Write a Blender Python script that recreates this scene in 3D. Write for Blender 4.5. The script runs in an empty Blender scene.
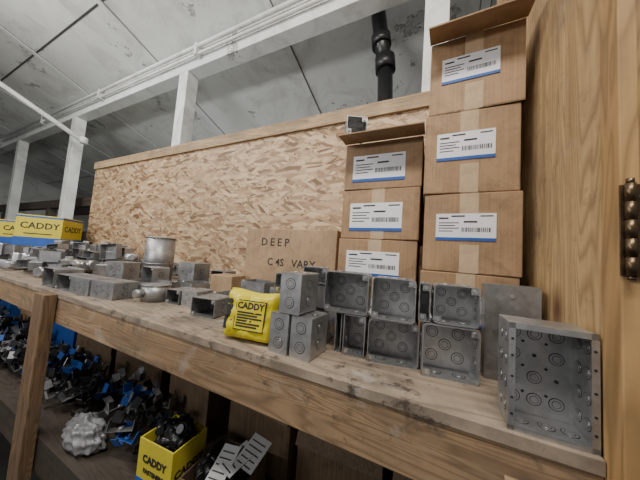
import bpy, bmesh, math, random
from mathutils import Vector, Matrix, Euler
R=random.Random(7)
col=bpy.context.scene.collection
# ---------------------------------------------------------------- materials
def newmat(name):
    m=bpy.data.materials.new(name); m.use_nodes=True
    nt=m.node_tree; b=nt.nodes['Principled BSDF']; return m,nt,b
def N(nt,t,**k):
    n=nt.nodes.new(t)
    for a,v in k.items():
        try: setattr(n,a,v)
        except Exception: pass
    return n
def ramp(nt,fac,stops):
    r=N(nt,'ShaderNodeValToRGB'); e=r.color_ramp.elements
    while len(e)<len(stops): e.new(0.5)
    for i,(p,c) in enumerate(stops):
        e[i].position=p; e[i].color=(c[0],c[1],c[2],1)
    nt.links.new(fac,r.inputs[0]); return r.outputs[0]
def coords(nt,scale=(1,1,1),rot=(0,0,0),loc=(0,0,0)):
    tc=N(nt,'ShaderNodeTexCoord'); mp=N(nt,'ShaderNodeMapping')
    mp.inputs['Scale'].default_value=scale; mp.inputs['Rotation'].default_value=rot; mp.inputs['Location'].default_value=loc
    nt.links.new(tc.outputs['Object'],mp.inputs[0]); return mp.outputs[0]
def noise(nt,vec,scale=5,detail=4,rough=.6,dist=0):
    n=N(nt,'ShaderNodeTexNoise'); n.inputs['Scale'].default_value=scale; n.inputs['Detail'].default_value=detail
    n.inputs['Roughness'].default_value=rough; n.inputs['Distortion'].default_value=dist
    nt.links.new(vec,n.inputs['Vector']); return n.outputs[0]
def mix(nt,fac,a,b,mode='MIX'):
    m=N(nt,'ShaderNodeMix',data_type='RGBA',blend_type=mode)
    def s(sock,v):
        if hasattr(v,'links') or hasattr(v,'node'): nt.links.new(v,sock)
        else: sock.default_value=v if isinstance(v,(int,float)) else (v[0],v[1],v[2],1)
    s(m.inputs[0],fac); s(m.inputs[6],a); s(m.inputs[7],b); return m.outputs[2]
def bump(nt,b,h,strength=.3,dist=.002):
    n=N(nt,'ShaderNodeBump'); n.inputs['Strength'].default_value=strength; n.inputs['Distance'].default_value=dist
    nt.links.new(h,n.inputs['Height']); nt.links.new(n.outputs[0],b.inputs['Normal'])
def simple(name,c,rough=.6,metal=0,var=.12,scale=20,bmp=0):
    m,nt,b=newmat(name); v=coords(nt)
    n=noise(nt,v,scale,5,.65)
    c0=tuple(x*(1-var) for x in c); c1=tuple(min(1,x*(1+var)) for x in c)
    nt.links.new(ramp(nt,n,[(.3,c0),(.7,c1)]),b.inputs['Base Color'])
    b.inputs['Roughness'].default_value=rough; b.inputs['Metallic'].default_value=metal
    if bmp: bump(nt,b,n,bmp,.003)
    return m
def cardboard(name,c,wear=.5):
    m,nt,b=newmat(name)
    tc=N(nt,'ShaderNodeTexCoord'); oi=N(nt,'ShaderNodeObjectInfo')
    ad=N(nt,'ShaderNodeVectorMath',operation='ADD'); sc=N(nt,'ShaderNodeVectorMath',operation='SCALE')
    nt.links.new(oi.outputs['Location'],sc.inputs[0]); sc.inputs['Scale'].default_value=7
    nt.links.new(tc.outputs['Object'],ad.inputs[0]); nt.links.new(sc.outputs[0],ad.inputs[1]); v=ad.outputs[0]
    n=noise(nt,v,9,6,.65,.8)
    col_=ramp(nt,n,[(.32,tuple(x*.66 for x in c)),(.66,tuple(x*1.15 for x in c))])
    n2=noise(nt,v,22,7,.75,1)
    col_=mix(nt,ramp(nt,n2,[(.52,(0,0,0)),(.66,(wear,)*3)]),col_,tuple(x*.45 for x in c))
    mp=N(nt,'ShaderNodeMapping'); mp.inputs['Scale'].default_value=(260,260,4); nt.links.new(v,mp.inputs[0])
    n3=noise(nt,mp.outputs[0],1,2,.5)
    col_=mix(nt,.12,col_,ramp(nt,n3,[(.3,(.1,.06,.03)),(.7,(.6,.42,.26))]))
    nt.links.new(col_,b.inputs['Base Color']); b.inputs['Roughness'].default_value=.7
    bump(nt,b,n,.5,.006); return m
def wood(name,axis,light,dark,knots=False,scale=1,dirt=.35,rough=.7,stain=0,ringk=.62):
    m,nt,b=newmat(name)
    s=[30*scale]*3; s['xyz'.index(axis)]=1.6*scale
    v=coords(nt,tuple(s)); n1=noise(nt,v,1,5,.6,.6)
    s2=[9*scale]*3; s2['xyz'.index(axis)]=.9*scale
    v2=coords(nt,tuple(s2),loc=(3,1,2))
    n2=noise(nt,v2,1,2,.5,1.2)
    mm=N(nt,'ShaderNodeMath',operation='MULTIPLY'); nt.links.new(n2,mm.inputs[0]); mm.inputs[1].default_value=22
    fr=N(nt,'ShaderNodeMath',operation='FRACT'); nt.links.new(mm.outputs[0],fr.inputs[0])
    rings=ramp(nt,fr.outputs[0],[(0,(.15,)*3),(.35,(0,)*3),(.8,(.75,)*3),(1,(.15,)*3)])
    base=ramp(nt,n1,[(.3,dark),(.62,light)])
    c=mix(nt,rings,base,tuple(x*ringk for x in dark))
    if knots:
        s3=[8.5*scale]*3; s3['xyz'.index(axis)]=5*scale
        vo=N(nt,'ShaderNodeTexVoronoi'); vo.inputs['Scale'].default_value=1
        nt.links.new(coords(nt,tuple(s3)),vo.inputs['Vector'])
        k=ramp(nt,vo.outputs['Distance'],[(.08,(1,1,1)),(.17,(.5,.5,.5)),(.30,(0,0,0))])
        c=mix(nt,k,c,(.14,.065,.03))
    d=noise(nt,coords(nt,(1,1,1),loc=(5,5,5)),7,6,.7)
    df=ramp(nt,d,[(.45,(0,0,0)),(.72,(dirt,)*3)])
    c=mix(nt,df,c,(.10,.085,.07))
    if stain:
        d=noise(nt,coords(nt,(1,1,1),loc=(1,8,5)),22,5,.75)
        c=mix(nt,ramp(nt,d,[(.57,(0,0,0)),(.65,(stain,)*3)]),c,(.06,.045,.035))
        d=noise(nt,coords(nt,(1,1,1),loc=(9,8,5)),9,5,.75)
        c=mix(nt,ramp(nt,d,[(.58,(0,0,0)),(.68,(stain*.5,)*3)]),c,(.46,.42,.37))
    nt.links.new(c,b.inputs['Base Color']); b.inputs['Roughness'].default_value=rough
    bump(nt,b,n1,.35,.0015); return m
def osb(name,gain=1.0):
    m,nt,b=newmat(name)
    c=(.46*gain,.32*gain,.19*gain)
    for i,ang in enumerate((75,8,118,-14,158,28,-30,2)):
        a=math.radians(ang)
        v0=coords(nt,(1,1,1),rot=(0,a,0),loc=(i*1.7,0,i*2.3))
        mp=N(nt,'ShaderNodeMapping'); mp.inputs['Scale'].default_value=(15,.01,62)
        nt.links.new(v0,mp.inputs[0])
        vo=N(nt,'ShaderNodeTexVoronoi'); vo.inputs['Scale'].default_value=1; vo.inputs['Randomness'].default_value=1
        nt.links.new(mp.outputs[0],vo.inputs['Vector'])
        sp=N(nt,'ShaderNodeSeparateColor'); nt.links.new(vo.outputs['Color'],sp.inputs[0])
        g=ramp(nt,sp.outputs[0],[(0,(0,0,0)),(.60,(0,0,0)),(.62,(1,1,1)),(1,(1,1,1))])
        cc=ramp(nt,sp.outputs[1],[(0,(.16*gain,.09*gain,.045*gain)),(.24,(.31*gain,.20*gain,.115*gain)),(.6,(.46*gain,.325*gain,.20*gain)),(1,(.62*gain,.47*gain,.31*gain))])
        c=mix(nt,g,c,cc)
    fine=noise(nt,coords(nt,(20,20,60)),6,4,.6)
    c=mix(nt,.25,c,ramp(nt,fine,[(.3,(.3,.25,.2)),(.7,(.8,.68,.55))]),'OVERLAY')
    big=noise(nt,coords(nt),1.8,5,.6)
    c=mix(nt,ramp(nt,big,[(.45,(0,0,0)),(.7,(.3,)*3)]),c,(.22,.16,.11))
    nt.links.new(c,b.inputs['Base Color']); b.inputs['Roughness'].default_value=.55
    bw=N(nt,'ShaderNodeRGBToBW'); nt.links.new(c,bw.inputs[0]); bump(nt,b,bw.outputs[0],.3,.002)
    return m
def steel(name,lo,hi,rough=.36,metal=.8):
    m,nt,b=newmat(name); v=coords(nt)
    vo=N(nt,'ShaderNodeTexVoronoi'); vo.inputs['Scale'].default_value=120; nt.links.new(v,vo.inputs['Vector'])
    sp=N(nt,'ShaderNodeSeparateColor'); nt.links.new(vo.outputs['Color'],sp.inputs[0])
    n=noise(nt,v,16,5,.6)
    c=ramp(nt,n,[(.35,(lo,lo*1.0,lo*1.01)),(.65,(hi,hi*1.0,hi*1.01))])
    c=mix(nt,.10,c,ramp(nt,sp.outputs[0],[(0,(.1,.1,.1)),(1,(.8,.8,.8))]))
    nt.links.new(c,b.inputs['Base Color']); b.inputs['Metallic'].default_value=metal
    rr=ramp(nt,n,[(.3,(rough-.06,)*3),(.7,(rough+.12,)*3)]); nt.links.new(rr,b.inputs['Roughness'])
    bump(nt,b,n,.08,.001); return m
M_STEEL=steel('galvanised_steel',.36,.54,.34)
M_STEEL2=steel('dull_steel',.24,.38,.42,.75)
M_GROOVE=simple('steel_groove',(.04,.04,.042),.5,.4)
M_SCREW=simple('screw_steel',(.7,.7,.7),.25,.95)
M_OSB=osb('osb_board',.95)
M_PINEX=wood('pine_lengthwise','x',(.48,.34,.20),(.33,.215,.115),dirt=.6)
M_FASCIA=wood('fascia_pine','x',(.38,.25,.14),(.24,.145,.075),dirt=.6,stain=.6)
M_PINEZ=wood('pine_upright','z',(.56,.34,.145),(.42,.24,.09),dirt=.3)
M_PLYZ=wood('plywood_upright','z',(.64,.43,.21),(.43,.26,.115),knots=True,scale=1.2,dirt=.4,stain=.35,ringk=.62)
M_SHELF=wood('shelf_plywood','x',(.38,.30,.225),(.26,.195,.14),dirt=.8,scale=.6,stain=.95)
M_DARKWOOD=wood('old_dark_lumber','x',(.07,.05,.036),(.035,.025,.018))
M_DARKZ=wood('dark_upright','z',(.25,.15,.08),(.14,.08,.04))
M_KRAFT=cardboard('kraft_cardboard',(.345,.21,.11),.5)
M_KRAFT2=cardboard('kraft_cardboard_pale',(.38,.25,.145),.45)
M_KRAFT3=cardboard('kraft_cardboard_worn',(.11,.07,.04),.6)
M_KIN=simple('cardboard_inside',(.28,.17,.09),.85)
M_TAPE=simple('packing_tape',(.50,.37,.24),.2,0,.16,30)
M_LABEL=simple('paper_label',(.74,.74,.77),.6,0,.04)
M_BLUE=simple('blue_print',(.02,.09,.36),.6)
M_INK=simple('black_ink',(.02,.02,.02),.6)
M_YEL=simple('yellow_plastic',(.66,.54,.02),.3,0,.12,25,.5)
M_YBOX=simple('yellow_carton',(.58,.48,.04),.6,0,.08,12)
M_BLK=simple('black_pipe_iron',(.018,.018,.02),.35,.2,.3,30)
M_HINGE=simple('hinge_bronze',(.12,.08,.045),.35,.8,.5,60)
M_WHITEP=simple('white_paper',(.40,.40,.40),.6)
M_FILM=simple('cloudy_plastic_film',(.20,.20,.21),.18,0,.4,14,.6)
def white_paint(name,c=(.62,.65,.66),peel=.62,grime=.5):
    m,nt,b=newmat(name)
    n=noise(nt,coords(nt),2.2,8,.72,.4); n2=noise(nt,coords(nt,loc=(3,3,3)),.8,3,.5)
    c1=ramp(nt,n2,[(.3,tuple(x*.80 for x in c)),(.7,c)])
    g=noise(nt,coords(nt,loc=(7,1,4)),3.0,8,.74,1.0)
    c1=mix(nt,ramp(nt,g,[(.48,(0,0,0)),(.70,(grime,)*3)]),c1,(.26,.24,.21))
    f=ramp(nt,n,[(peel,(0,0,0)),(peel+.012,(1,1,1))])
    cc=mix(nt,f,c1,tuple(x*.65 for x in c))
    e=ramp(nt,n,[(peel-.008,(0,0,0)),(peel,(1,1,1)),(peel+.006,(1,1,1)),(peel+.014,(0,0,0))])
    cc=mix(nt,e,cc,(.12,.11,.10))
    nt.links.new(cc,b.inputs['Base Color']); b.inputs['Roughness'].default_value=.5
    bump(nt,b,n,.5,.008); return m
M_CEIL=white_paint('ceiling_paint',(.74,.76,.74),.60,.5); M_PAINT=white_paint('beam_paint',(.76,.78,.76),.64,.55)
M_SEAM=simple('dark_seam',(.10,.10,.10),.8)
M_CONC=simple('concrete',(.08,.075,.07),.8,0,.2,4)
# ---------------------------------------------------------------- mesh builder (plain lists)
UNIT=[Vector((x,y,z)) for x in(0,1) for y in(0,1) for z in(0,1)]
BF=((0,1,3,2),(4,6,7,5),(0,4,5,1),(2,3,7,6),(0,2,6,4),(1,5,7,3))
class MB:
    def __init__(s): s.v=[];s.f=[];s.m=[];s.s=[];s.mats=[]
    def mi(s,m):
        if m not in s.mats: s.mats.append(m)
        return s.mats.index(m)
    def add(s,vs,fs,mat,M=None,smooth=False):
        o=len(s.v); i=s.mi(mat)
        s.v.extend([M@Vector(p) for p in vs] if M is not None else [Vector(p) for p in vs])
        for k,f in enumerate(fs):
            s.f.append([o+j for j in f]); s.m.append(i); s.s.append(smooth[k] if isinstance(smooth,list) else smooth)
    def box(s,lo,hi,mat,M=None,bev=0):
        lo=Vector(lo);hi=Vector(hi)
        if bev:
            bm=bmesh.new(); c=(lo+hi)/2;d=hi-lo
            bmesh.ops.create_cube(bm,size=1,matrix=Matrix.Translation(c)@Matrix.Diagonal((d.x,d.y,d.z,1)))
            bmesh.ops.bevel(bm,geom=bm.edges[:],offset=bev,segments=2,profile=.5,affect='EDGES')
            bm.verts.index_update(); s.add([v.co.copy() for v in bm.verts],[[v.index for v in f.verts] for f in bm.faces],mat,M); bm.free(); return
        s.add([(lo.x+(hi.x-lo.x)*u.x,lo.y+(hi.y-lo.y)*u.y,lo.z+(hi.z-lo.z)*u.z) for u in UNIT],BF,mat,M)
    def cyl(s,p0,p1,r,mat,seg=16,r2=None,M=None):
        p0=Vector(p0);p1=Vector(p1);d=p1-p0; q=d.to_track_quat('Z','Y').to_matrix()
        r2=r if r2 is None else r2; vs=[]
        for k in range(seg):
            a=2*math.pi*k/seg; u=q@Vector((math.cos(a),math.sin(a),0)); vs.append(p0+u*r); vs.append(p1+u*r2)
        fs=[(2*k,2*((k+1)%seg),2*((k+1)%seg)+1,2*k+1) for k in range(seg)]
        fs.append([2*k for k in reversed(range(seg))]); fs.append([2*k+1 for k in range(seg)])
        s.add(vs,fs,mat,M,[True]*seg+[False,False])
    def poly(s,pts,mat,M=None): s.add(pts,[list(range(len(pts)))],mat,M)
    def text(s,body,size,mat,M,bold=0):
        cu=bpy.data.curves.new('t','FONT'); cu.body=body; cu.size=size; cu.align_x='CENTER'; cu.align_y='CENTER'; cu.extrude=.0003; cu.offset=bold; cu.resolution_u=2
        o=bpy.data.objects.new('t',cu); col.objects.link(o); bpy.context.view_layer.update()
        me=bpy.data.meshes.new_from_object(o); bpy.data.objects.remove(o)
        s.add([v.co.copy() for v in me.vertices],[list(p.vertices) for p in me.polygons],mat,M)
        bpy.data.meshes.remove(me)
    def done(s,name,loc=(0,0,0),rz=0,rot=None):
        me=bpy.data.meshes.new(name); me.from_pydata(s.v,[],s.f)
        me.polygons.foreach_set('material_index',s.m); me.polygons.foreach_set('use_smooth',s.s); me.update()
        for m in s.mats: me.materials.append(m)
        o=bpy.data.objects.new(name,me); col.objects.link(o); o.location=loc
        o.rotation_euler=rot if rot else (0,0,math.radians(rz)); return o
FRONT=Matrix.Rotation(math.radians(90),4,'X')
S=1.3  # shelf top
def T(x,y,z): return Matrix.Translation((x,y,z))
# ---------------------------------------------------------------- room shell
def slab(name,lo,hi,mat,bev=0):
    m=MB(); c=(Vector(lo)+Vector(hi))/2
    m.box(Vector(lo)-c,Vector(hi)-c,mat,bev=bev)
    return m.done(name,c)
slab('floor',(-8,-3,-.1),(3,5,0),M_CONC)
slab('wall_left',(-8.1,-3,0),(-8,5,6),M_CEIL)
slab('wall_far',(-8,4.6,0),(3,4.7,4),M_CEIL)
slope=.34
def cz(y): return 3.05-slope*(y-1.1)
m=MB()
m.poly([(-8,-3,cz(-3)),(3,-3,cz(-3)),(3,4.65,cz(4.65)),(-8,4.65,cz(4.65))],M_CEIL)
m.poly([(-8,4.65,cz(4.65)+.1),(3,4.65,cz(4.65)+.1),(3,-3,cz(-3)+.1),(-8,-3,cz(-3)+.1)],M_CEIL)
ang=-math.atan(slope)
for x in (-7.0,-5.8,-4.6,-3.4,-2.2,-1.0,.2,1.4):
    M=T(x,1.1,cz(1.1))@Matrix.Rotation(ang,4,'X')
    m.box((-.022,-4.2,-.012),(.022,3.6,0),M_PAINT,M)
    m.box((-.027,-4.2,-.004),(.027,3.6,.0),M_SEAM,M)
for y in (-1.6,-.4,.7,2.1,3.3):
    m.box((-8,y-.006,cz(y)-.004),(3,y+.006,cz(y)+.004),M_SEAM)
m.done('ceiling')
m=MB(); m.box((-2.88,1.05,0),(.9,1.062,2.157),M_OSB); m.done('wall_back')
m=MB(); m.box((-2.88,1.035,2.157),(.9,1.075,2.222),M_PINEX,bev=.002); m.done('trim_1')
for i,x in enumerate((-.03,-1.78,-3.62,-5.35)):
    m=MB(); m.box((-.05,-.045,0),(.05,.045,2.83),M_PAINT,bev=.003); m.done('support_post',(x,1.125,0))
m=MB()
m.box((-5.5,-.05,0),(3.5,.05,.15),M_PAINT,bev=.003)
m.box((-5.5,-.04,.15),(3.5,.08,.19),M_PAINT,bev=.003)
m.done('ceiling_beam',(-2,1.13,2.83))
m=MB(); m.cyl((-6,1.055,2.90),(1.2,1.055,2.90),.011,M_PAINT); m.cyl((-6,1.045,2.95),(1.2,1.045,2.95),.014,M_PAINT)
for x in (-4.4,-3,-1.6,-.4): m.box((x-.012,1.03,2.88),(x+.012,1.078,2.97),M_PAINT)
m.done('electrical_conduit')
m=MB(); m.cyl((-3.15,1.03,2.46),(-4.10,-.04,3.33),.022,M_PAINT); m.cyl((-3.15,1.03,2.44),(-3.15,1.03,2.50),.030,M_PAINT); m.done('brace_pipe')
m=MB(); m.box((-7.9,1.25,1.88),(-2.95,1.33,1.98),M_DARKWOOD); m.box((-7.9,2.4,2.05),(-2.9,2.5,2.2),M_DARKWOOD)
for x in (-4.6,-6.4): m.box((x-.04,1.25,0),(x+.04,1.33,1.88),M_DARKWOOD)
m.box((-7.9,1.33,.0),(-2.95,1.35,1.6),M_DARKWOOD)
m.done('storage_rack')
m=MB()
m.cyl((-.352,1.3,2.95),(-.30,1.3,2.62),.042,M_BLK,20); m.cyl((-.33,1.3,2.80),(-.322,1.3,2.74),.055,M_BLK,20)
m.cyl((-.30,1.3,2.66),(-.292,1.3,2.58),.056,M_BLK,20); m.cyl((-.295,1.3,2.60),(-.26,1.3,1.9),.042,M_BLK,20)
m.cyl((-.285,1.3,2.36),(-.283,1.3,2.31),.054,M_BLK,20)
m.done('drain_pipe')
# side wall, door post, hinge
m=MB(); m.box((.182,.404,.0),(.20,1.05,3.2),M_PLYZ); m.done('wall_right')
m=MB(); m.box((0,0,0),(.0155,.034,3.2),M_PINEZ,bev=.0015); m.box((.0165,.010,0),(.12,.034,3.2),M_PINEZ,bev=.0015)
m.done('door_post',(.1765,.366,0))
m=MB()
for i in range(5): m.cyl((0,0,i*.0194),(0,0,i*.0194+.0190),.0042,M_HINGE,16)
m.cyl((0,0,-.004),(0,0,0),.0032,M_HINGE); m.cyl((0,0,.0965),(0,0,.102),.0032,M_HINGE)
m.box((0,.003,0),(.034,.0055,.0965),M_HINGE); m.box((-.006,.003,0),(.0,.0055,.0965),M_HINGE)
for z in (.015,.05,.083): m.cyl((.010,.0035,z),(.010,.002,z),.0025,M_SCREW)
m.done('door_hinge',(.1815,.3605,1.503))
# ---------------------------------------------------------------- shelf
m=MB()
m.box((-5.2,.392,S-.018),(.176,1.034,S),M_SHELF,bev=.0015)
m.box((-5.2,.395,S-.107),(.176,.433,S-.0182),M_FASCIA,bev=.002)
m.box((-5.2,.99,S-.107),(.176,1.03,S-.0182),M_FASCIA)
for x in (-4.6,-3.4,-2.4,-1.2,-.6,0.05): m.box((x,.433,S-.107),(x+.038,.99,S-.0182),M_FASCIA)
m.done('wooden_shelf')
m=MB(); m.box((.085,.366,S-.16),(.175,.391,S-.050),M_PINEX,bev=.002); m.done('trim_2')
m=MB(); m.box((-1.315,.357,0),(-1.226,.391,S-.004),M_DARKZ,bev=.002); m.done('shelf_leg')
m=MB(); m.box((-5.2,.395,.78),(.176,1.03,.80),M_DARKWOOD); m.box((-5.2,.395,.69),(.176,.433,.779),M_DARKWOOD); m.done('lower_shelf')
# ---------------------------------------------------------------- electrical boxes
def rrect(w,h,r,n=4):
    pts=[]
    for cx,cz_,a0 in ((w/2-r,h-r,0),(-w/2+r,h-r,90),(-w/2+r,r,180),(w/2-r,r,270)):
        for k in range(n+1):
            a=math.radians(a0+90*k/n); pts.append((cx+r*math.cos(a),cz_+r*math.sin(a)))
    return pts
def ko(m,M,r=.011,mat=M_STEEL):
    m.cyl((0,0,0),(0,0,.0003),r,M_GROOVE,18,M=M); m.cyl((0,0,0),(0,0,.0006),r*.88,mat,18,M=M)
    m.cyl((0,0,0),(0,0,.0007),r*.60,M_GROOVE,14,M=M); m.cyl((0,0,0),(0,0,.0010),r*.52,mat,14,M=M)
def ebox(m,M,w,d,h,r=.008,mat=M_STEEL,kos=True,tabs=True,t=.0018):
    """open at local y=0, back at y=d, x centred, z 0..h"""
    o=rrect(w,h,r); i_=rrect(w-2*t,h-2*t,max(r-t,.0008)); i_=[(x,z+t) for x,z in i_]
    n=len(o); vs=[]
    for p,y in ((o,0),(o,d),(i_,d-t),(i_,0)): vs+=[(x,y,z) for x,z in p]
    fs=[]
    for a,b in ((0,1),(2,3),(3,0)):
        for k in range(n): fs.append((a*n+k,b*n+k,b*n+(k+1)%n,a*n+(k+1)%n))
    fs.append([n+k for k in range(n)]); fs.append([2*n+k for k in reversed(range(n))])
    m.add(vs,fs,mat,M)
    if kos:
        rx=Matrix.Rotation
        pts=((-.25,.26),(.25,.26),(-.25,.74),(.25,.74),(0,.5))
        rb=min(.0115,h*.12,w*.12)
        if w<.06 and h>w*1.3: pts=((0,.27),(0,.73)); rb=min(.0115,w*.28)
        if h<.06 and w>h*1.3: pts=((-.25,.5),(.25,.5)); rb=min(.0115,h*.28)
        for (x,z) in pts:
            ko(m,M@T(x*w,d-t,z*h)@rx(math.radians(90),4,'X'),mat=mat,r=rb)
            ko(m,M@T(x*w,d,z*h)@rx(math.radians(-90),4,'X'),mat=mat,r=rb)
        rr=min(.011,d*.25,h*.16)
        for z in (.3,.7):
            ko(m,M@T(w/2,d*.5,z*h)@rx(math.radians(90),4,'Y'),mat=mat,r=rr)
            ko(m,M@T(-w/2,d*.5,z*h)@rx(math.radians(-90),4,'Y'),mat=mat,r=rr)
            ko(m,M@T(w/2-t,d*.5,z*h)@rx(math.radians(-90),4,'Y'),mat=mat,r=rr)
            ko(m,M@T(-w/2+t,d*.5,z*h)@rx(math.radians(90),4,'Y'),mat=mat,r=rr)
        rr=min(.011,d*.25,w*.16)
        for x in (-.22,.22):
            ko(m,M@T(x*w,d*.5,h),mat=mat,r=rr)
            ko(m,M@T(x*w,d*.5,t),mat=mat,r=rr)
            ko(m,M@T(x*w,d*.5,h-t)@rx(math.pi,4,'X'),mat=mat,r=rr)
    if tabs:
        for sx,z0 in ((-1,t),(1,h-t-.012)):
            x0=sx*(w/2-t-.006)
            m.box((x0-.006,.001,z0),(x0+.006,.0025,z0+.012),mat,M)
            m.cyl((x0,.0012,z0+.006),(x0,-.0015,z0+.006),.0032,M_SCREW,10,M=M)
def place_ebox(x0,x1,y,z,h,d,rz=0,r=.008,mat=M_STEEL,tabs=True,back=False):
    m=MB(); w=x1-x0; M=Matrix()
    if back: M=T(0,d,0)@Matrix.Rotation(math.pi,4,'Z')
    ebox(m,M,w,d,h,r,mat,True,tabs)
    return m.done('electrical_box',((x0+x1)/2,y,z),rz)
place_ebox(-.016,.076,.497,S,.093,.052,9)
place_ebox(-.117,-.021,.500,S,.083,.052,12,mat=M_STEEL2)
place_ebox(-.170,-.124,.497,S,.083,.052,4,r=.004,mat=M_STEEL2)
place_ebox(-.190,-.176,.5,S,.083,.07,4,r=.003,mat=M_STEEL2,tabs=False)
place_ebox(.0,.074,.502,S+.0945,.071,.052,6)
place_ebox(-.025,-.005,.495,S+.0945,.070,.05,2,r=.003,mat=M_STEEL2)
place_ebox(-.113,-.030,.495,S+.0845,.083,.052,5)
place_ebox(-.217,-.122,.495,S+.0845,.086,.052,6,mat=M_STEEL2)
place_ebox(-.254,-.207,.420,S,.080,.070,-2,r=.003,back=True)
place_ebox(-.303,-.258,.418,S,.080,.070,-1,r=.003,back=True)
place_ebox(-.286,-.236,.419,S+.0815,.082,.070,-2,r=.003,back=True)
def up_box(x,y,z,w,h,d,rz,mat=M_STEEL,name='electrical_box',tilt=0):
    m=MB(); M=Matrix.Rotation(math.radians(-90),4,'X')
    ebox(m,T(0,0,d)@M@T(0,0,-h/2),w,d,h,.004,mat)
    return m.done(name,(x,y,z+.0014),rot=(math.radians(tilt),0,math.radians(rz)))
up_box(-.345,.575,S,.085,.085,.052,10); up_box(-.345,.575,S+.053,.085,.085,.045,14,M_STEEL2)
place_ebox(-.375,-.305,.53,S+.101,.05,.05,14)
up_box(-.252,.555,S,.06,.08,.08,5,M_STEEL2); up_box(-.252,.555,S+.081,.06,.08,.05,-5,M_STEEL2)
m=MB(); ebox(m,Matrix(),.06,.05,.04,.004,M_STEEL); m.done('electrical_box',(-.262,.53,S+.134),22)
m=MB(); M=T(0,.045,0)@Matrix.Rotation(math.pi,4,'Z'); ebox(m,M,.082,.045,.172,.003,M_STEEL2,False,False)
m.box((-.0405,-.0012,.002),(.0405,-.0002,.170),M_STEEL2)
for z in (.02,.152): m.cyl((0,-.0012,z),(0,-.003,z),.003,M_SCREW,10)
m.done('electrical_box',(.129,.553,S))
# large masonry box in the foreground
m=MB(); w,h,d=.083,.133,.055
ebox(m,Matrix(),w,d,h,.0015,M_STEEL,False,False,t=.0016)
for r_ in range(4):
    for c_ in range(3):
        x=(-.024+.024*c_); z=.022+.030*r_
        if (r_+c_)%2==0 or r_ in (0,3): ko(m,T(x,d-.0016,z)@Matrix.Rotation(math.radians(90),4,'X'),.0085)
        else: m.cyl((x,d-.0016,z),(x,d-.0021,z),.0025,M_GROOVE,10)
for z in (.022,.052,.082,.112):
    for yy in (.018,.038):
        ko(m,T(w/2-.0016,yy,z)@Matrix.Rotation(math.radians(-90),4,'Y'),.0075)
        ko(m,T(-w/2,yy,z)@Matrix.Rotation(math.radians(-90),4,'Y'),.0075)
for x in (-.022,.005,.028): ko(m,T(x,.028,.0016),.009)
for z in (.030,.066,.100):
    for x in (-.013,.013): m.cyl((x,d-.0016,z),(x,d-.0020,z),.002,M_GROOVE,8)
m.box((-w/2-.001,-.0012,h-.007),(w/2+.001,.0004,h),M_STEEL); m.box((-w/2-.001,-.0012,0),(w/2+.001,.0004,.006),M_STEEL)
m.box((-w/2-.001,-.0012,0),(-w/2+.006,.0004,h),M_STEEL); m.box((w/2-.006,-.0012,0),(w/2+.001,.0004,h),M_STEEL)
for z in (.02,.04,.066,.092,.113):
    for x in (-w/2+.0028,w/2-.0028): m.cyl((x,-.0012,z),(x,-.0018,z),.0016,M_GROOVE,8)
m.done('masonry_electrical_box',(.1325,.400,S),1)
# ---------------------------------------------------------------- cartons
def carton(name,x0,x1,y,z,h,d,rz=0,mat=M_KRAFT,label=True,tape=True,flap=False,open_top=False,lab=(.12,.74,.36,.80),txt=None):
    m=MB(); w=x1-x0
    if open_top:
        t=.004
        m.box((-w/2,0,0),(w/2,t,h),mat); m.box((-w/2,d-t,0),(w/2,d,h),mat); m.box((-w/2,t,0),(-w/2+t,d-t,h),mat); m.box((w/2-t,t,0),(w/2,d-t,h),mat); m.box((-w/2,0,0),(w/2,d,t),mat)
    else:
        m.box((-w/2,0,0),(w/2,d,h),mat,bev=.0025)
        m.box((-w/2+.003,d/2-.0012,h-.0004),(w/2-.003,d/2+.0012,h+.0003),M_SEAM)
    y0=-.0004
    if tape:
        m.box((-.02,y0-.0002,h*.62),(.016,.001,h-.001),M_TAPE); m.box((-.018,y0-.0002,.001),(.018,.001,h*.35),M_TAPE)
        m.box((-.02,-.001,h-.0003),(.016,d,h+.0006),M_TAPE)
    if label:
        a,b,c,e=lab; X0=-w/2+a*w; X1=-w/2+b*w; Z0=c*h; Z1=e*h; lw=X1-X0; lh=Z1-Z0
        m.box((X0,-.0012,Z0),(X1,.001,Z1),M_LABEL); m.box((X0,-.0016,Z0),(X1,.001,Z0+.11*lh),M_BLUE)
        def ln(u0,u1,v0,v1,mt=M_INK): m.box((X0+u0*lw,-.0016,Z0+v0*lh),(X0+u1*lw,.0,Z0+v1*lh),mt)
        ln(.05,.22,.80,.86); ln(.27,.5,.88,.93); ln(.05,.4,.64,.67); ln(.05,.34,.54,.57); ln(.05,.4,.44,.47)
        ln(.05,.3,.33,.36); ln(.48,.7,.66,.72); ln(.75,.95,.88,.92)
        u=.45
        while u<.93:
            wd=R.choice((.006,.01,.016)); ln(u,u+wd,.32,.48); u+=wd+R.choice((.008,.014))
    if txt:
        for s_,sx,sz,px in txt: m.text(s_,sx,M_INK,T(px,-.0008,sz)@FRONT,.0003)
    if flap:
        m.box((-w/2-.003,-.065,-.0015),(w/2+.003,0,.0015),mat,T(0,0,h+.003)@Matrix.Rotation(math.radians(flap),4,'X'))
        if open_top: m.box((-w/2,0,-.002),(w/2,.07,.002),M_KIN,T(0,d,h)@Matrix.Rotation(math.radians(60),4,'X'))
    return m.done(name,((x0+x1)/2,y,z),rz)
z=S
for k,(h,dx,rz) in enumerate(((.186,0,.5),(.178,.003,-1.6),(.192,-.001,1),(.185,.004,-1.4))):
    carton('cardboard_carton',-.030+dx,.155+dx,.612,z,h,.22,rz,mat=M_KRAFT,lab=(.14,.76,.40,.74) if k else (.1,.7,.4,.75),flap=(12 if k==3 else False),open_top=(k==3)); z+=h+.001
z=S
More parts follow.
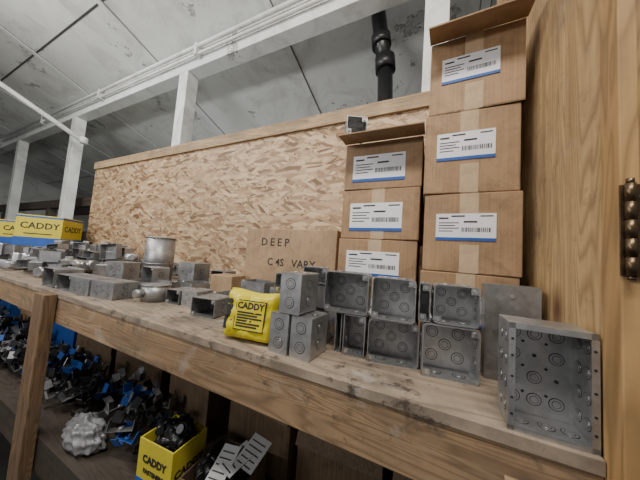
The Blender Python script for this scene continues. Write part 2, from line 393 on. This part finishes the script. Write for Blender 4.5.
for k,(h,dx,rz) in enumerate(((.138,0,0),(.119,-.002,1.4),(.140,.0,-.6),(.137,.002,1))):
    carton('cardboard_carton',-.252+dx,-.040+dx,.655,z,h,.22,rz,mat=M_KRAFT,lab=(.12,.80,.16,.72),tape=(k<3),flap=(3 if k==3 else False)); z+=h+.001
m=MB(); ebox(m,T(0,.0,0),.056,.055,.050,.003,M_STEEL)
m.done('electrical_box',(-.205,.604,z+.0035),28)
carton('cardboard_carton',-.74,-.32,.80,S,.30,.2,0,mat=M_KRAFT2,label=False,tape=False,txt=(("D E E P",.045,.245,-.06),("C 4S   VARY",.042,.165,.02)))
# ---------------------------------------------------------------- yellow bag
m=MB(); nx,nz=24,18; W,H,D=.128,.108,.05
def bagpt(u,v,side):
    ex=1-abs(2*u-1)**7; ez=1-abs(2*v-1)**6; th=D/2*max(0,ex*ez)**.5
    wr=.0015*math.sin(17*u+5*v*side)+.0014*math.sin(23*v+9*u)+.0008*math.sin(47*u-30*v)
    edge=(i_ in(0,nx) or j_ in (0,nz)); th=0 if edge else th+wr*min(1,ex*ez*2)
    x=(u-.5)*W*(1-.04*math.sin(math.pi*v)); zz=v*H+.003*math.sin(6*u+1)*(v>.5)
    return (x,side*th,zz)
for side in (-1,1):
    vs=[]
    for j_ in range(nz+1):
        for i_ in range(nx+1): vs.append(bagpt(i_/nx,j_/nz,side))
    fs=[]
    for j in range(nz):
        for i in range(nx):
            q=[j*(nx+1)+i,j*(nx+1)+i+1,(j+1)*(nx+1)+i+1,(j+1)*(nx+1)+i]; fs.append(q if side<0 else q[::-1])
    m.add(vs,fs,M_YEL,None,True)
fy=-.0275
m.box((-.028,fy+.001,.024),(.046,fy+.004,.088),M_INK); m.box((-.026,fy+.0005,.026),(.044,fy+.004,.086),M_YEL)
m.text('CADDY',.019,M_INK,T(.009,fy,.076)@FRONT,.0006)
for k,(a,b_) in enumerate(((-.022,.038),(-.022,.028),(-.022,.040),(-.022,.015),(-.022,.036),(-.022,.03))): m.box((a,fy,.060-k*.0058),(b_,fy+.002,.0635-k*.0058),M_INK)
m.cyl((-.045,fy+.002,.082),(-.045,fy+.006,.082),.006,M_INK); m.box((-.052,fy+.002,.050),(-.037,fy+.006,.075),M_INK,bev=.001); m.box((-.055,fy+.003,.022),(-.048,fy+.007,.052),M_INK); m.box((-.042,fy+.003,.022),(-.035,fy+.007,.052),M_INK)
m.done('yellow_parts_bag',(-.372,.437,S+.002),rot=(math.radians(-7),0,math.radians(9)))
# ---------------------------------------------------------------- left-hand shelf items
def flat(x0,x1,y,h,d,rz,mat=M_STEEL,z=S,op=False):
    m=MB(); w=x1-x0; M=Matrix() if op else Matrix.Rotation(math.radians(180),4,'Z')@T(0,-d,0)
    ebox(m,M,w,d,h,.004,mat,True,op); return m.done('electrical_box',((x0+x1)/2,y,z),rz)
flat(-.647,-.565,.50,.055,.08,10,M_STEEL2,op=True); flat(-.845,-.785,.545,.05,.08,8,M_STEEL2,op=True); flat(-.775,-.71,.555,.055,.07,6)
up_box(-1.04,.61,S,.15,.10,.05,10,M_STEEL2); up_box(-.87,.68,S,.09,.09,.06,-12,M_STEEL)
flat(-1.10,-.985,.44,.06,.08,8,M_STEEL2); flat(-1.225,-1.11,.425,.06,.08,5,M_STEEL2); flat(-1.345,-1.235,.42,.06,.08,3,M_STEEL2,op=True); flat(-1.47,-1.36,.415,.075,.09,0,M_STEEL2,op=True)
flat(-1.08,-.98,.74,.13,.09,4,M_STEEL2); flat(-1.20,-1.10,.64,.10,.07,-6,M_STEEL,op=True); flat(-.955,-.875,.82,.10,.08,9,M_STEEL2,op=True); flat(-1.38,-1.28,.60,.11,.08,12,M_STEEL2)
m=MB(); m.cyl((0,0,0),(0,0,.24),.068,M_STEEL2,32); m.cyl((0,0,.236),(0,0,.243),.070,M_STEEL2,32); m.cyl((0,0,.1),(0,0,.106),.0695,M_STEEL2,32); m.done('steel_can',(-1.34,.80,S))
m=MB(); m.cyl((0,0,0),(0,0,.055),.045,M_STEEL2,24); m.cyl((0,0,.0551),(0,0,.058),.047,M_STEEL2,24); m.cyl((0,-.045,.03),(0,-.07,.03),.014,M_STEEL2,16); m.done('round_conduit_box',(-.91,.545,S))
carton('small_carton',-.80,-.70,.69,S,.10,.09,8,mat=M_KRAFT2,label=False,tape=False)
up_box(-.64,.64,S,.09,.09,.05,-5,M_STEEL); up_box(-.53,.64,S,.09,.09,.05,12,M_STEEL2); up_box(-.60,.74,S,.12,.08,.09,-4,M_STEEL2); up_box(-.47,.735,S,.10,.08,.08,6,M_STEEL2)
m=MB()
for k in range(600):
    x=R.uniform(-4.6,-1.18); y=R.uniform(.47,.98)
    if x>-1.50 and y<.74: continue
    if (x+1.34)**2+(y-.80)**2<.026: continue
    if x>-1.25 and y<.90: continue
    if -3.95<x<-2.5 and y>.54: continue
    w=R.uniform(.035,.105); h=R.uniform(.035,.09); d=R.uniform(.03,.06)
    lvl=R.choice((0,0,.05,.09 if y>.6 else 0))
    A=Matrix.Rotation(math.radians(R.choice((0,-90,0,180))),4,'X') if R.random()<.7 else Matrix()
    rr=T(x,y,S+.056+lvl)@Matrix.Rotation(R.uniform(-.8,.8),4,'Z')@Matrix.Rotation(R.uniform(-.15,.15),4,'Y')@A@T(0,-d/2,-h/2)
    if k%6==0:
        mt=R.choice((M_STEEL,M_STEEL2)); a=Matrix.Rotation(R.uniform(0,3),4,'Z')
        m.cyl((-.03,0,S+.03+lvl),(.03,0,S+.03+lvl),.022,mt,14,M=T(x,y,0)@a); m.cyl((0,-.03,S+.03+lvl),(0,0,S+.03+lvl),.016,mt,12,M=T(x,y,0)@a)
    else: ebox(m,rr,w,d,h,.004,R.choice((M_STEEL,M_STEEL2,M_STEEL2)),k%2==0,False)
m.done('pile_of_electrical_boxes')
def ycarton(x,y,z,w,d,h,rz):
    m=MB(); m.box((-w/2,-d/2,0),(w/2,d/2,h),M_YBOX,bev=.003)
    m.box((-w/2-.001,-d/2-.001,0),(w/2+.001,d/2+.001,h*.30),M_BLUE)
    m.box((-w/2-.001,-d/2-.001,h*.92),(w/2+.001,d/2+.001,h*.97),M_BLUE)
    m.text('CADDY',h*.27,M_INK,T(.02*w,-d/2-.001,h*.66)@FRONT,.001)
    m.box((-w*.3,-d/2-.001,h*.40),(w*.3,-d/2,h*.43),M_INK)
    m.text('CADDY',h*.26,M_INK,T(w/2+.001,0,h*.62)@Matrix.Rotation(math.radians(90),4,'Z')@FRONT,.001)
    return m.done('yellow_parts_carton',(x,y,z),rz)
ycarton(-2.80,.80,S+.12,.27,.27,.24,46); ycarton(-3.22,.80,S+.12,.28,.28,.20,44); ycarton(-2.80,.80,S,.27,.27,.119,46); ycarton(-3.22,.80,S,.28,.28,.119,44)
ycarton(-3.7,.8,S,.28,.28,.28,40)
# ---------------------------------------------------------------- lower shelf clutter
def open_carton(name,x,y,z,w,d,h,mat,rz,fill=None,txt=None,fl=True):
    m=MB(); t=.004
    m.box((-w/2,0,0),(w/2,t,h),mat); m.box((-w/2,d-t,0),(w/2,d,h),mat); m.box((-w/2,t,0),(-w/2+t,d-t,h),mat); m.box((w/2-t,t,0),(w/2,d-t,h),mat); m.box((-w/2,0,0),(w/2,d,t),mat)
    if fl: m.box((-w/2,-.04,-.002),(w/2,0,.002),mat,T(0,0,h)@Matrix.Rotation(math.radians(65),4,'X'))
    if txt:
        m.text(txt,w*.2,M_INK,T(0,-.001,h*.72)@FRONT,.001); m.text('FASTENERS',w*.12,M_INK,T(0,-.001,h*.54)@FRONT,.0006); m.box((-w/2,-.0008,h*.05),(w/2,0,h*.40),M_BLUE)
        m.text(txt,w*.2,M_INK,T(w/2+.0005,d/2,h*.6)@Matrix.Rotation(math.radians(90),4,'Z')@FRONT,.001)
    if fill:
        for k in range(70):
            a=Vector((R.uniform(-w/2+.03,w/2-.03),R.uniform(.03,d-.03),R.uniform(h*.4,h*1.12)))
            dr=Vector((R.uniform(-1,1),R.uniform(-1,1),R.uniform(-.4,.4))).normalized()*.022
            m.cyl(a-dr,a+dr,.011,fill,10); m.cyl(a+dr*.7,a+dr*1.1,.015,fill,10)
    return m.done(name,(x,y,z),rz)
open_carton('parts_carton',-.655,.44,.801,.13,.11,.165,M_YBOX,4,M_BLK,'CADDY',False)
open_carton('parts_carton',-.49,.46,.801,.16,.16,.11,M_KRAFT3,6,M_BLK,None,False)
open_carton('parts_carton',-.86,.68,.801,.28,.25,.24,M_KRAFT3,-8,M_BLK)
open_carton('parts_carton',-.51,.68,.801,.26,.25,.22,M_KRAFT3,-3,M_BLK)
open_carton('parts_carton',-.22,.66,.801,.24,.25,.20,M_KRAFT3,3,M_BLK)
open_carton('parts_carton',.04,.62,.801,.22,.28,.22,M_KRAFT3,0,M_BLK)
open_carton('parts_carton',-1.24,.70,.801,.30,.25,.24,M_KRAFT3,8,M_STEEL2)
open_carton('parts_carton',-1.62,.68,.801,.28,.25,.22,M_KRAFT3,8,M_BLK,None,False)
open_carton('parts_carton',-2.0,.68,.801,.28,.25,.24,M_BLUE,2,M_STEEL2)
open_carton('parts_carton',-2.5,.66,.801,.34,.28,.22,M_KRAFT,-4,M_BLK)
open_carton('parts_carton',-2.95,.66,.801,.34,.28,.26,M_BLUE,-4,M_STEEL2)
m=MB()
for k in range(3):
    M=T(-.47+.03*k,.50+.02*k,.955+.012*k)@Euler((R.uniform(.2,.6),R.uniform(-.3,.3),R.uniform(-.8,.8))).to_matrix().to_4x4()
    m.box((-.03,-.04,0),(.03,.04,.001),M_WHITEP,M)
    for q in range(5): m.box((-.024,-.034+.014*q,.001),(.02,-.031+.014*q,.0014),M_INK,M)
m.done('instruction_sheets')
m=MB()
for k in range(420):
    x=R.uniform(-3.2,-.80); y=R.uniform(.45,.63); z=.822+R.uniform(0,.13)
    if -1.2<x<-.92 and y<.54: continue
    M=T(x,y,z)@Euler((R.uniform(-.5,.5),R.uniform(-.5,.5),R.uniform(0,3))).to_matrix().to_4x4()
    L_=R.uniform(.02,.04); mt=R.choice((M_STEEL,M_STEEL2,M_BLUE,M_BLUE,M_WHITEP,M_STEEL2)) if k%4==0 else R.choice((M_BLK,M_BLK,M_GROOVE,M_STEEL2))
    m.box((-L_,-.013,-.001),(L_,.013,.001),mt,M); m.box((-L_,-.013,0),(-L_+.002,.013,.03),mt,M); m.box((L_-.002,-.013,0),(L_,.013,.03),mt,M)
    m.cyl((0,0,.001),(0,0,.008),.007,mt,10,M=M)
m.done('pile_of_steel_brackets')
bm=bmesh.new(); bmesh.ops.create_icosphere(bm,subdivisions=5,radius=1); rot=[(Vector((R.uniform(-1,1),R.uniform(-1,1),R.uniform(-1,1))).normalized()*R.uniform(3,9),R.uniform(0,6)) for _ in range(7)]
for v in bm.verts:
    n=v.co.normalized(); q=1
    for a,p in rot: q-=.07*abs(math.sin(n.dot(a)+p))
    v.co=Vector((n.x*.13*q,n.y*.065*q,max(-.03,n.z*.085*q)))
bm.verts.index_update(); m=MB(); m.add([v.co.copy() for v in bm.verts],[[v.index for v in f.verts] for f in bm.faces],M_FILM,None,True); bm.free()
m.done('plastic_bag',(-1.06,.455,.835))
# ---------------------------------------------------------------- camera
X=Vector((-497,-19,240)).normalized()*-1
u=Vector((240,-3400,240)).normalized(); Z=(u-u.dot(X)*X).normalized(); Y=Z.cross(X)
right=Vector((X.x,Y.x,Z.x)); down=Vector((X.y,Y.y,Z.y)); fwd=Vector((X.z,Y.z,Z.z))
cam=bpy.data.cameras.new('camera'); cam.sensor_width=36; cam.lens=13.5; cam.clip_start=.02
co=bpy.data.objects.new('camera',cam); col.objects.link(co)
mt=Matrix((right,-down,-fwd)).transposed().to_4x4(); mt.translation=Vector((0,0,1.5)); co.matrix_world=mt
bpy.context.scene.camera=co
# ---------------------------------------------------------------- lights
def area(name,loc,target,sx,sy,power,colr):
    l=bpy.data.lights.new(name,'AREA'); l.shape='RECTANGLE'; l.size=sx; l.size_y=sy; l.energy=power; l.color=colr
    o=bpy.data.objects.new(name,l); col.objects.link(o); o.location=loc
    o.rotation_euler=(Vector(target)-Vector(loc)).to_track_quat('-Z','Y').to_euler(); return o
area('fluorescent_lamp',(.1,-.3,3.1),(-.1,.8,1.3),1.2,.2,38,(1,.95,.86))
area('fluorescent_lamp',(-2.4,-.3,3.1),(-2.3,.9,1.3),1.2,.2,32,(1,.97,.91))
area('ceiling_fill_light',(-1.6,-1.2,2.2),(-1.9,.9,3.3),1.2,.25,36,(1,1,.98))  # added fill aimed upward to brighten the ceiling, not a fixture of the room
area('back_fill_light',(-2,3.2,1.6),(-2,2.0,3),2,.6,26,(.98,1,1))  # added fill behind the wall, lifts the ceiling beyond the beam
w=bpy.data.worlds.new('world'); bpy.context.scene.world=w; w.use_nodes=True
w.node_tree.nodes['Background'].inputs[0].default_value=(1,.99,.97,1); w.node_tree.nodes['Background'].inputs[1].default_value=.25
